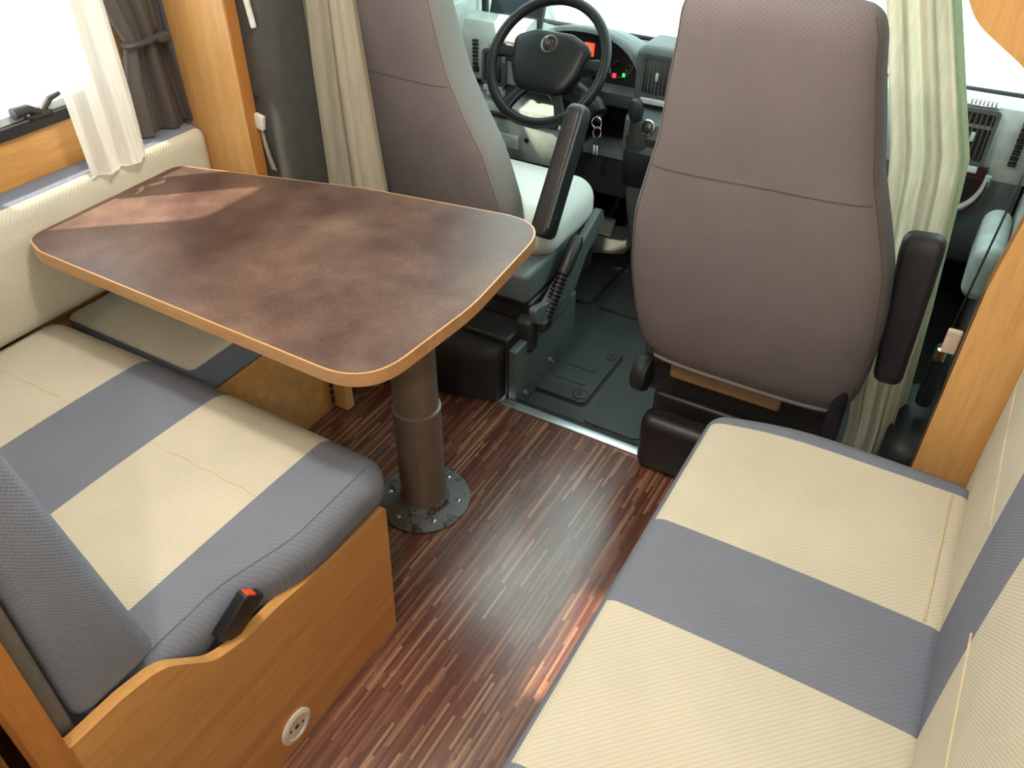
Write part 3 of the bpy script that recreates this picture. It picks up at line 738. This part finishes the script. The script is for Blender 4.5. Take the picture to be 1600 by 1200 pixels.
o = obj('floor_mat', bev(prism(B(), [fillet([(-.965, 2.27), (-.50, 2.27), (-.50, 2.88), (-.965, 2.88)], [.04]*4)], FZ, -.05, -.038), .003, 2), carpet); tag(o, 'dark ribbed mat ahead of the floor hatch, nearer the passenger seat', 'mat')
sill = obj('trim_4', rbox(B(), (-.965, 1.623, -.05), (-.50, 1.66, -.012), .006, 2), gasket); struct(sill, 'black rubber lip below the aluminium strip')

# handbrake lever
hb_ = thing('handbrake_lever', 'black handbrake lever with ribbed spring sleeve beside the driver seat', 'lever', (-.91, 1.76, .2))
p0, p1, p2 = Vector((-.905, 1.765, .215)), Vector((-.905, 1.862, .315)), Vector((-.905, 1.955, .395))
sl_ = obj('spring_sleeve', tube(B(), [p0+(p1-p0)*i/44 for i in range(45)], [.0165+.003*(1 if i % 4 < 2 else -1) for i in range(45)], 14), black, hb_)
obj('grip', tube(B(), [p1, p1+(p2-p1)*.1, p1+(p2-p1)*.85, p2], [.017, .021, .022, .016], 14), black, hb_)
obj('lever_bracket', rbox(B(), (-.922, 1.73, .19), (-.888, 1.78, .226), .008, 2), darkgrey, hb_)

# pedals
def pedal(x, y, z, w_, h_, label, m_):
    t = thing('pedal', label, 'pedal', (x, y+.1, -.05), None)
    M = Matrix.Translation((x, y, z)) @ Matrix.Rotation(R(-35), 4, 'X')
    pd = obj('pad', rbox(B(), (-w_/2, -.008, -h_/2), (w_/2, .008, h_/2), .006, 2, M=M), m_, t)
    for k in range(5):
        zz = -h_/2+h_*(k+.7)/5.4
        obj('rib', rbox(B(), (-w_/2+.006, -.0105, zz-.003), (w_/2-.006, -.007, zz+.003), .0015, 1, M=M), m_, pd)
    obj('arm', tube(B(), [(x, y+.01, z), (x, y+.10, z+.05), (x, y+.16, z+.20), (x, y+.18, z+.32)], .009, 8), darkgrey, t)
pm = plain('worn_pedal_rubber', (.20, .20, .17), .7)
pedal(-1.085, 2.58, .10, .065, .07, 'worn grey brake pedal above the pale footrest plate', pm)
pedal(-1.20, 2.62, .10, .065, .07, 'clutch pedal half hidden beside the driver seat cushion', black)
fr = obj('footrest_plate', bev(prism(B(), [fillet([(-1.12, 2.50), (-.98, 2.53), (-.955, 2.63), (-1.01, 2.66), (-1.03, 2.62), (-1.10, 2.62)], [.02]*6)], lambda a, b, d: (a, b, d+(b-2.50)*.5), .02, .032), .003, 1), plain('scuffed_grey_plate', (.085, .085, .075), .8)); tag(fr, 'pale scuffed plate below the pedals', 'plate')

# ------------------------------------------------------------------ dashboard
da = thing('dashboard', 'grey cab dashboard with vents, instrument hood and console', 'dashboard', (-.74, 2.8, -.05))
def profile(x):
    b = 1 if -1.37 < x < -.955 else 0
    top = [(3.12, .60), (2.80, .70), (2.60, .775), (2.53, .80), (2.475, .785), (2.45, .74), (2.445, .66), (2.46, .60)]
    low = [(3.12, .60), (2.80, .66), (2.60, .665), (2.53, .665), (2.46, .66), (2.435, .645), (2.435, .63), (2.45, .60)]
    return low if b else top
st = [-1.635, -1.60, -1.50, -1.42, -1.375, -1.365, -1.30, -1.15, -1.0, -.96, -.95, -.90, -.74, -.5, -.3, -.15, -.05, .05, .12, .155]
ud = loft(B(), [[(x, y, z) for y, z in profile(x)+[(2.55, .56), (3.12, .50)]] for x in st])
seg_l = cut(ud, (-1.372, 0, 0), (1, 0, 0)); obj('dash_end', seg_l, dash_l, da)
q_ = cut(ud, (-1.372, 0, 0), (-1, 0, 0)); seg_c = cut(q_, (-.30, 0, 0), (1, 0, 0)); obj('dash_top', seg_c, dash_m, da)
seg_r = cut(q_, (-.30, 0, 0), (-1, 0, 0)); obj('dash_end', seg_r, dash_w, da); q_.free(); ud.free()
obj('lower_dash', prism(B(), [[(2.62, .575), (3.10, .52), (3.12, -.04), (3.0, -.04), (2.80, .20), (2.62, .45)]], FX, CL+.005, CR-.005), black, da)
# instrument hood
def arch(x0, x1, z0, z1, n=24, p=2.4):
    cx, hw = (x0+x1)/2, (x1-x0)/2; o = []
    for i in range(n+1):
        t = PI*i/n; c, s = math.cos(t), math.sin(t)
        o.append((cx+hw*math.copysign(abs(c)**(2/p), c), z0+(z1-z0)*abs(s)**(2/p)))
    return o
ho = arch(-1.385, -.925, .63, .822); hi_ = arch(-1.362, -.948, .63, .808)
hood = B()
rings = []
for (y, L, k) in ((2.465, hi_, 0), (2.435, hi_, 0), (2.425, arch(-1.366, -.944, .63, .811), 0), (2.43, arch(-1.378, -.932, .63, .820), 0), (2.45, ho, 0), (2.60, arch(-1.385, -.925, .60, .785), 0), (2.78, arch(-1.38, -.93, .56, .70), 0)):
    rings.append([(a, y+(.05 if False else 0)+(b-.63)*.12, b) for a, b in L])
loft(hood, rings, closed=False)
for e in (rings[0],): pass
obj('instrument_hood', hood, dash_m, da, sharp=60)
ic = obj('instrument_panel', prism(B(), [arch(-1.374, -.936, .63, .815)], lambda a, b, d: (a, d+(b-.63)*.12, b), 2.468, 2.49), gauge_m, da)
def ipt(x, z, off=.003): return Vector((x, 2.468+(z-.63)*.12-off, z))
for (x, z, r) in ((-1.245, .735, .052), (-1.045, .735, .052), (-1.145, .69, .026)):
    obj('gauge_ring', tube(B(), [ipt(x+r*math.cos(2*PI*k/40), z+r*math.sin(2*PI*k/40), .001) for k in range(40)], .0016, 6, True), tick_m, ic)
    marks = B()
    for k in range(11):
        a = R(-40+260*k/10); tube(marks, [ipt(x+r*.72*math.cos(a), z+r*.72*math.sin(a), .0015), ipt(x+r*.86*math.cos(a), z+r*.86*math.sin(a), .0015)], .0014 if k % 2 else .0024, 4)
    if r > .03:
        o_ = obj('scale_marks', marks, tick_m, ic); o_['kind'] = 'stuff'
        obj('needle', tube(B(), [ipt(x, z, .004), ipt(x-r*.5, z-r*.42, .004)], [.003, .001], 6), plain('needle_red_%d' % int(-x*1000), (.12, .02, .02), .4), ic)
    else: marks.free()
def chip(nm, x, z, w_, h_, m_, y0=None):
    M = basis(ipt(x, z, .003), (1, 0, 0), (0, .12, .993), (0, -.993, .12))
    obj(nm, rbox(B(), (-w_/2, -h_/2, 0), (w_/2, h_/2, .002), .0008, 1, M=M), m_, ic)
chip('trip_display', -1.148, .752, .034, .040, org_e)
chip('warning_light', -1.178, .728, .010, .014, red_e)
chip('warning_light', -1.052, .688, .012, .014, red_e)
chip('indicator_light', -1.020, .694, .009, .012, grn_e)
# vents
def vent(cx, z0, z1, w_, y, label=None, tilt=8, nsl=7):
    M = Matrix.Translation((cx, y, (z0+z1)/2)) @ Matrix.Rotation(R(-tilt), 4, 'X')
    hw, hh = w_/2, (z1-z0)/2
    F = lambda a, b, d: tuple(M @ Vector((a, d, b)))
    v = obj('air_vent', bev(prism(B(), [rrect(-hw-.010, hw+.010, -hh-.012, hh+.012, .012), rrect(-hw, hw, -hh, hh, .006)], F, -.012, .01), .002, 2), slat_m, da)
    obj('vent_well', prism(B(), [rrect(-hw, hw, -hh, hh, .006)], F, .012, .016), gauge_m, v)
    for k in range(nsl):
        x = -hw+(k+.5)*w_/nsl
        obj('slat', rbox(B(), (x-.0016, -.006, -hh+.001), (x+.0016, .010, hh-.001), .0008, 1, M=M), slat_m, v)
    obj('vent_thumb', rbox(B(), (-.005, -.011, -.012), (.005, -.004, .012), .002, 1, M=M), frame_m, v)
    tb_ = obj('vent_switch_bar', rbox(B(), (-hw, -.016, -hh-.030), (hw, .004, -hh-.012), .004, 2, M=M), frame_m, v)
    for s in (-1, 1): pass
    obj('demist_grille', rbox(B(), (-hw, .004, hh+.012), (hw, .055, hh+.020), .003, 2, M=M), steel, v)
    n_ = 8
    for k in range(n_-1):
        x = -hw+(k+1)*w_/n_
        obj('grille_bar', rbox(B(), (x-.002, .002, hh+.0195), (x+.002, .050, hh+.0235), .0008, 1, M=M), black, v)
    return v
# centre stack
cs = obj('centre_stack', rbox(B(), (-.958, 2.395, .30), (-.52, 2.56, .815), .03, 4, 2), dash_m, da)
vent(-.877, .685, .785, .082, 2.392, 'c'); vent(-.60, .685, .785, .082, 2.392, 'c')
obj('stack_trim', rbox(B(), (-.93, 2.385, .60), (-.55, 2.40, .655), .006, 2), gauge_m, da)
obj('radio', rbox(B(), (-.80, 2.386, .50), (-.56, 2.40, .59), .005, 2), black, da)
obj('console', loft(B(), [[(a, b+(.66-z)*.12*0, z) for a, b in rrect(-.945+(.62-z)*.10, -.56, y0, 2.45, .03, 4)] for z, y0 in ((.02, 2.36), (.20, 2.34), (.40, 2.30), (.55, 2.285), (.62, 2.31), (.64, 2.36))]), dash_m, da)
obj('console_recess', loft(B(), [[(a, b, z) for a, b in rrect(-.925, -.78, y0-.004, y0+.03, .012, 4)] for z, y0 in ((.42, 2.297), (.50, 2.288), (.58, 2.294))]), gauge_m, da)
obj('glove_shelf', bev(prism(B(), [[(2.39, .325), (2.385, .465), (2.41, .485), (2.56, .48), (2.62, .30)]], FX, -1.145, -.95), .008, 2), darkgrey, da)
obj('shelf_lip', bev(prism(B(), [[(2.372, .462), (2.378, .488), (2.47, .488), (2.46, .466)]], FX, -1.10, -.95), .003, 2), dash_m, da)
# knee panel under the wheel
kp = obj('knee_panel', loft(B(), [[(x, y, z) for y, z in ((2.40+o_, .545), (2.385+o_, .50), (2.385+o_, .42), (2.41+o_, .365), (2.47+o_, .335), (2.56, .345), (2.58, .56))] for x, o_ in ((-1.60, .03), (-1.52, .0), (-1.35, -.005), (-1.22, .0), (-1.175, .03))]), dash_l, da)
lab = obj('sticker', rbox(B(), (-1.44, 2.374, .415), (-1.345, 2.378, .462), .0012, 1), plain('white_paper_label', (.75, .75, .70), .7), kp)
for k in range(4): obj('print_line', rbox(B(), (-1.436, 2.3733, .422+k*.010), (-1.35-.012*(k % 2), 2.3741, .4245+k*.010), .0003, 1), plain('label_print', (.42, .43, .42), .8) if k == 0 else MATS['label_print'], lab)
obj('fuse_lock', lathe(B(), [(.008, 0), (.008, .003), (.003, .004)], (-1.315, 2.379, .452), (0, -1, 0), 14), gauge_m, kp)
obj('panel_trim', rbox(B(), (-1.52, 2.372, .512), (-1.20, 2.39, .528), .005, 2), burg, kp)
# left corner vent and switches
vent(-1.475, .61, .70, .07, 2.438, None, 6, 6)
for k in range(9): obj('side_vent_slot', rbox(B(), (-1.565, 2.438, .625+k*.0125), (-1.545, 2.452, .632+k*.0125), .001, 1), gauge_m, da)
obj('top_tray', rbox(B(), (-1.47, 2.428, .718), (-1.385, 2.50, .742), .008, 2), burg, da)
obj('tray_chrome', rbox(B(), (-1.468, 2.422, .720), (-1.39, 2.432, .735), .004, 2), chrome, da)
for k in range(2): obj('switch', rbox(B(), (-1.50+k*.034, 2.418, .562), (-1.47+k*.034, 2.445, .585), .004, 2), frame_m, da)
# right end: vent, pocket
vent(-.005, .655, .775, .078, 2.435, None, 8, 6)
obj('pocket', prism(B(), [arch(-.16, .06, .0, 1, 20)], lambda a, b, d: (a, d, .635-.115*b), 2.425, 2.45), burg, da)
obj('pocket_void', prism(B(), [arch(-.145, .045, .0, 1, 20)], lambda a, b, d: (a, d, .612-.085*b), 2.42, 2.4245), gauge_m, da)
rim = [(a, 2.412, .628-.118*b) for a, b in arch(-.165, .066, 0, 1, 24)]
obj('pocket_rim', tube(B(), rim, .008, 8), dash_w, da)
obj('pocket_rim_trim', tube(B(), [(a, 2.410, c-.013) for a, b, c in rim], .006, 8), burg, da)
for k in range(8): obj('side_vent_slot', rbox(B(), (.098, 2.432+k*.0, .655+k*.0155), (.118, 2.452, .664+k*.0155), .001, 1), gauge_m, da)
obj('screen_seal', tube(B(), [(CL+.02, 2.72, .745), (-.74, 2.74, .735), (CR-.01, 2.72, .75)], .008, 8), gasket, da)
# lower right side of the dash
obj('lower_end_panel', loft(B(), [[(x, y, z) for y, z in ((2.455, .60), (2.44, .50), (2.47, .38), (2.56, .30), (2.7, .32), (2.7, .60))] for x in (-.30, .10, .152)]), dash_m, da)

# steering wheel
swp = Vector((-1.16, 2.215, .782)); ta = R(36)
U, V, N = Vector((1, 0, 0)), Vector((0, math.sin(ta), math.cos(ta))), Vector((0, -math.cos(ta), math.sin(ta)))
SW = basis(swp, U, V, N)
sw = thing('steering_wheel', 'dark grey steering wheel with a round chrome badge', 'steering wheel', tuple(swp))
obj('rim', tube(B(), [SW @ Vector((.182*math.cos(a), .182*math.sin(a), .0)) for a in [2*PI*i/72 for i in range(72)]], .0155, 14, True), wheel_m, sw)
hubo = fillet([(-.128, .060), (-.06, .088), (.06, .088), (.128, .060), (.112, -.03), (.080, -.092), (-.080, -.092), (-.112, -.03)], [.03, .05, .05, .03, .06, .05, .05, .06], 6)
def sc_(o, s): return [(a*s, b*s) for a, b in o]
obj('hub_pad', loft(B(), [[SW @ Vector((a, b, h)) for a, b in sc_(hubo, s)] for h, s in ((-.05, .86), (-.02, .98), (-.008, 1), (.004, .985), (.012, .93), (.016, .80), (.018, .5), (.0185, .2))]), wheel_m, sw, sharp=60)
for a0, a1, w0, w1 in ((172, 176, .052, .044), (8, 4, .052, .044), (234, 238, .05, .036), (306, 302, .05, .036)):
    p = Vector((.075*math.cos(R(a0)), .075*math.sin(R(a0)), -.014)); q = Vector((.178*math.cos(R(a1)), .178*math.sin(R(a1)), -.004))
    d = (q-p).normalized(); s_ = Vector((-d.y, d.x, 0)).normalized(); up = d.cross(s_)
    obj('spoke', loft(B(), [[SW @ (p+(q-p)*f+s_*a*(w0*(1-f)+w1*f)*(1-.35*math.sin(PI*f))+up*b*.012) for a, b in rrect(-.5, .5, -.8, .8, .3, 3)] for f in [i/6 for i in range(7)]]), wheel_m, sw)
bdg = obj('badge', lathe(B(), [(.0265, .012), (.0275, .019), (.026, .0225), (.0225, .0225), (.021, .020)], SW @ Vector((0, .045, 0)), N, 36), chrome, sw)
obj('badge_field', lathe(B(), [(.0215, .018), (.0215, .0205), (.012, .0215), (.002, .0218)], SW @ Vector((0, .045, 0)), N, 32), badge_red, bdg)
obj('badge_letters', text_bm('FIAT', .0155, SW @ Matrix.Translation((0, .047, .0222)) @ Matrix.Diagonal((.9, 1.5, 1, 1))), chrome, bdg)
col_ = obj('column_shroud', tube(B(), [swp-N*.05, swp-N*.10, swp-N*.28+Vector((0, 0, -.01))], [.055, .065, .075], 16), darkgrey, sw)
stalk = obj('wiper_stalk', tube(B(), [swp-N*.085+U*.05, swp-N*.085+U*.13+V*.02, swp-N*.08+U*.165+V*.034], [.008, .010, .012], 10), darkgrey, sw)
obj('indicator_stalk', tube(B(), [swp-N*.085-U*.05, swp-N*.085-U*.14+V*.015, swp-N*.08-U*.175+V*.02], [.008, .011, .013], 10), darkgrey, sw)
obj('ignition_barrel', tube(B(), [swp-N*.12+U*.04-V*.03, Vector((-1.03, 2.30, .648)), Vector((-1.01, 2.285, .632))], [.035, .028, .024], 14), darkgrey, sw)
# keys
ky = thing('key_ring', 'keys on a steel ring hanging from the ignition', 'keys', (-1.0, 2.27, .53))
obj('key_head', rbox(B(), (-1.017, 2.262, .612), (-.999, 2.284, .634), .006, 3), black, ky)
obj('ring', tube(B(), [(-1.006+.004*math.sin(a), 2.262+.010*math.cos(a)*.5, .612+.017*math.sin(a)) if False else (-1.006+.016*math.cos(a), 2.258, .614+.017*math.sin(a)) for a in [2*PI*i/28 for i in range(28)]], .0022, 8, True), steel, ky)
obj('ring', tube(B(), [(-1.002+.011*math.cos(a), 2.257+.004*math.cos(a), .583+.019*math.sin(a)) for a in [2*PI*i/28 for i in range(28)]], .0020, 8, True), steel, ky)
obj('key_grip', rbox(B(), (-1.012, 2.252, .545), (-.994, 2.262, .572), .004, 2), black, ky)
for dx in (-.005, .005): obj('key_blade', rbox(B(), (-1.003+dx-.0035, 2.255, .512), (-1.003+dx+.0035, 2.258, .547), .001, 1), steel, ky)
# gear lever
gl = thing('gear_lever', 'short gear lever with rounded grey knob on the console', 'gear lever', (-.895, 2.31, .56))
obj('gaiter', tube(B(), [(-.885, 2.31, .55), (-.888, 2.308, .585), (-.892, 2.303, .615), (-.895, 2.298, .632)], [.040, .033, .024, .017], 16), black, gl)
obj('knob', loft(B(), [[(-.897+r*math.cos(2*PI*i/20), 2.297-(z-.63)*.15+r*.95*math.sin(2*PI*i/20), z) for i in range(20)] for r, z in ((.014, .625), (.019, .632), (.0225, .65), (.0235, .668), (.021, .684), (.014, .694), (.004, .698))]), darkgrey, gl)
hs = thing('hazard_switch', 'small round chrome-ringed knob beside the gear lever', 'knob', (-.855, 2.285, .60))
obj('dial', lathe(B(), [(.02, 0), (.02, .012), (.014, .016), (.002, .017)], (-.857, 2.305, .612), (0, -.9, .4), 20), gauge_m, hs)
obj('dial_ring', lathe(B(), [(.0205, .004), (.023, .006), (.023, .010), (.0205, .012)], (-.857, 2.305, .612), (0, -.9, .4), 20), chrome, hs)
# monitor on the dash
mo = thing('reversing_monitor', 'small dark monitor with button row on the dashboard by the windscreen pillar', 'monitor', (-1.465, 2.56, .765))
MM = Matrix.Translation((-1.462, 2.56, .80)) @ Matrix.Rotation(R(-12), 4, 'X') @ Matrix.Rotation(R(6), 4, 'Y')
obj('casing', rbox(B(), (-.100, -.012, -.045), (.100, .018, .105), .008, 3, M=MM), black, mo)
obj('screen', rbox(B(), (-.090, -.0135, -.018), (.090, -.0115, .097), .002, 1, M=MM), plain('dark_blue_screen', (.012, .022, .030), .2), mo)
for k in range(6):
    x = -.072+k*.024
    obj('button', rbox(B(), (x-.007, -.0155, -.038), (x+.007, -.011, -.026), .002, 1, M=MM), frame_m, mo)
obj('power_light', rbox(B(), (.078, -.0155, -.037), (.086, -.011, -.025), .001, 1, M=MM), red_e, mo)
obj('stand', rbox(B(), (-.04, .002, -.10), (.04, .03, -.04), .006, 2, M=MM), black, mo)
# driver door lining and black window channel
obj('door_lining', rbox(B(), (-1.638, 2.08, .30), (-1.615, 2.56, .845), .012, 3), dash_l, DOORS[1])
o = obj('window_channel', tube(B(), [(-1.617, 2.60, .46), (-1.612, 2.605, .80), (-1.60, 2.58, 1.2)], .013, 8), gasket); tag(o, 'black rubber channel left of the dark monitor', 'seal')

# passenger door details
obj('armrest', rbox(B(), (.088, 2.10, .42), (.158, 2.38, .57), .035, 5, 3), dash_w, DOORS[2], 'white rounded armrest')
o = obj('seat_belt', loft(B(), [[(.118-.02*f, 1.70+.42*f*0+.30*f, 1.35-1.05*f), (.118-.02*f, 1.745+.30*f, 1.35-1.05*f), (.1195-.02*f, 1.745+.30*f, 1.35-1.05*f), (.1195-.02*f, 1.70+.30*f, 1.35-1.05*f)] for f in [i/10 for i in range(11)]]), black); tag(o, 'black seat belt webbing beside the wooden pillar', 'seat belt')
t = thing('belt_anchor', 'black belt buckle stalk with metal tongue behind the wooden pillar', 'buckle', (.10, 1.80, .25))
obj('housing', rbox(B(), (.075, 1.80, .28), (.112, 1.86, .44), .014, 3), darkgrey, t)
obj('tongue', rbox(B(), (.078, 1.79, .425), (.100, 1.805, .455), .003, 2), steel, t)
o = obj('wheel_arch_cover', rbox(B(), (.04, 1.68, -.05), (.155, 2.0, .24), .05, 4, 2), darkgrey); tag(o, 'dark rounded cover on the cab floor behind the right pillar', 'cover')
o = obj('curtain_strap', rbox(B(), (.072, 1.515, .62), (.098, 1.53, .67), .004, 2), plain('beige_strap', (.55, .46, .38), .8)); tag(o, 'small beige strap end on the edge of the right pillar', 'strap')

# ------------------------------------------------------------------ ceiling lamps (out of frame, above)
def ceiling_lamp(x, y, r, watts, label, col=(1, .92, .80)):
    t = thing('ceiling_lamp', label, 'lamp', (x, y, ZC-.03))
    obj('housing', lathe(B(), [(r+.015, ZC-.0), (r+.015, ZC-.018), (r+.004, ZC-.024), (r, ZC-.02)], (x, y, 0), n=32), white, t)
    obj('diffuser', lathe(B(), [(r, ZC-.012), (r, ZC-.022), (r*.6, ZC-.026), (r*.05, ZC-.027)], (x, y, 0), n=32), lamp_e, t)
    ld = bpy.data.lights.new('lamp_light', 'POINT'); ld.shadow_soft_size = r*.8; ld.energy = watts; ld.color = col
    lo = bpy.data.objects.new('lamp_light', ld); COL.objects.link(lo); lo.location = (x, y, ZC-.035)
    lo.parent = t; lo.location = (0, 0, -.07)
ceiling_lamp(-.75, .88, .07, 34, 'round white ceiling lamp above the table')
ceiling_lamp(.0, -.45, .07, 30, 'round white ceiling lamp above the rear of the aisle')
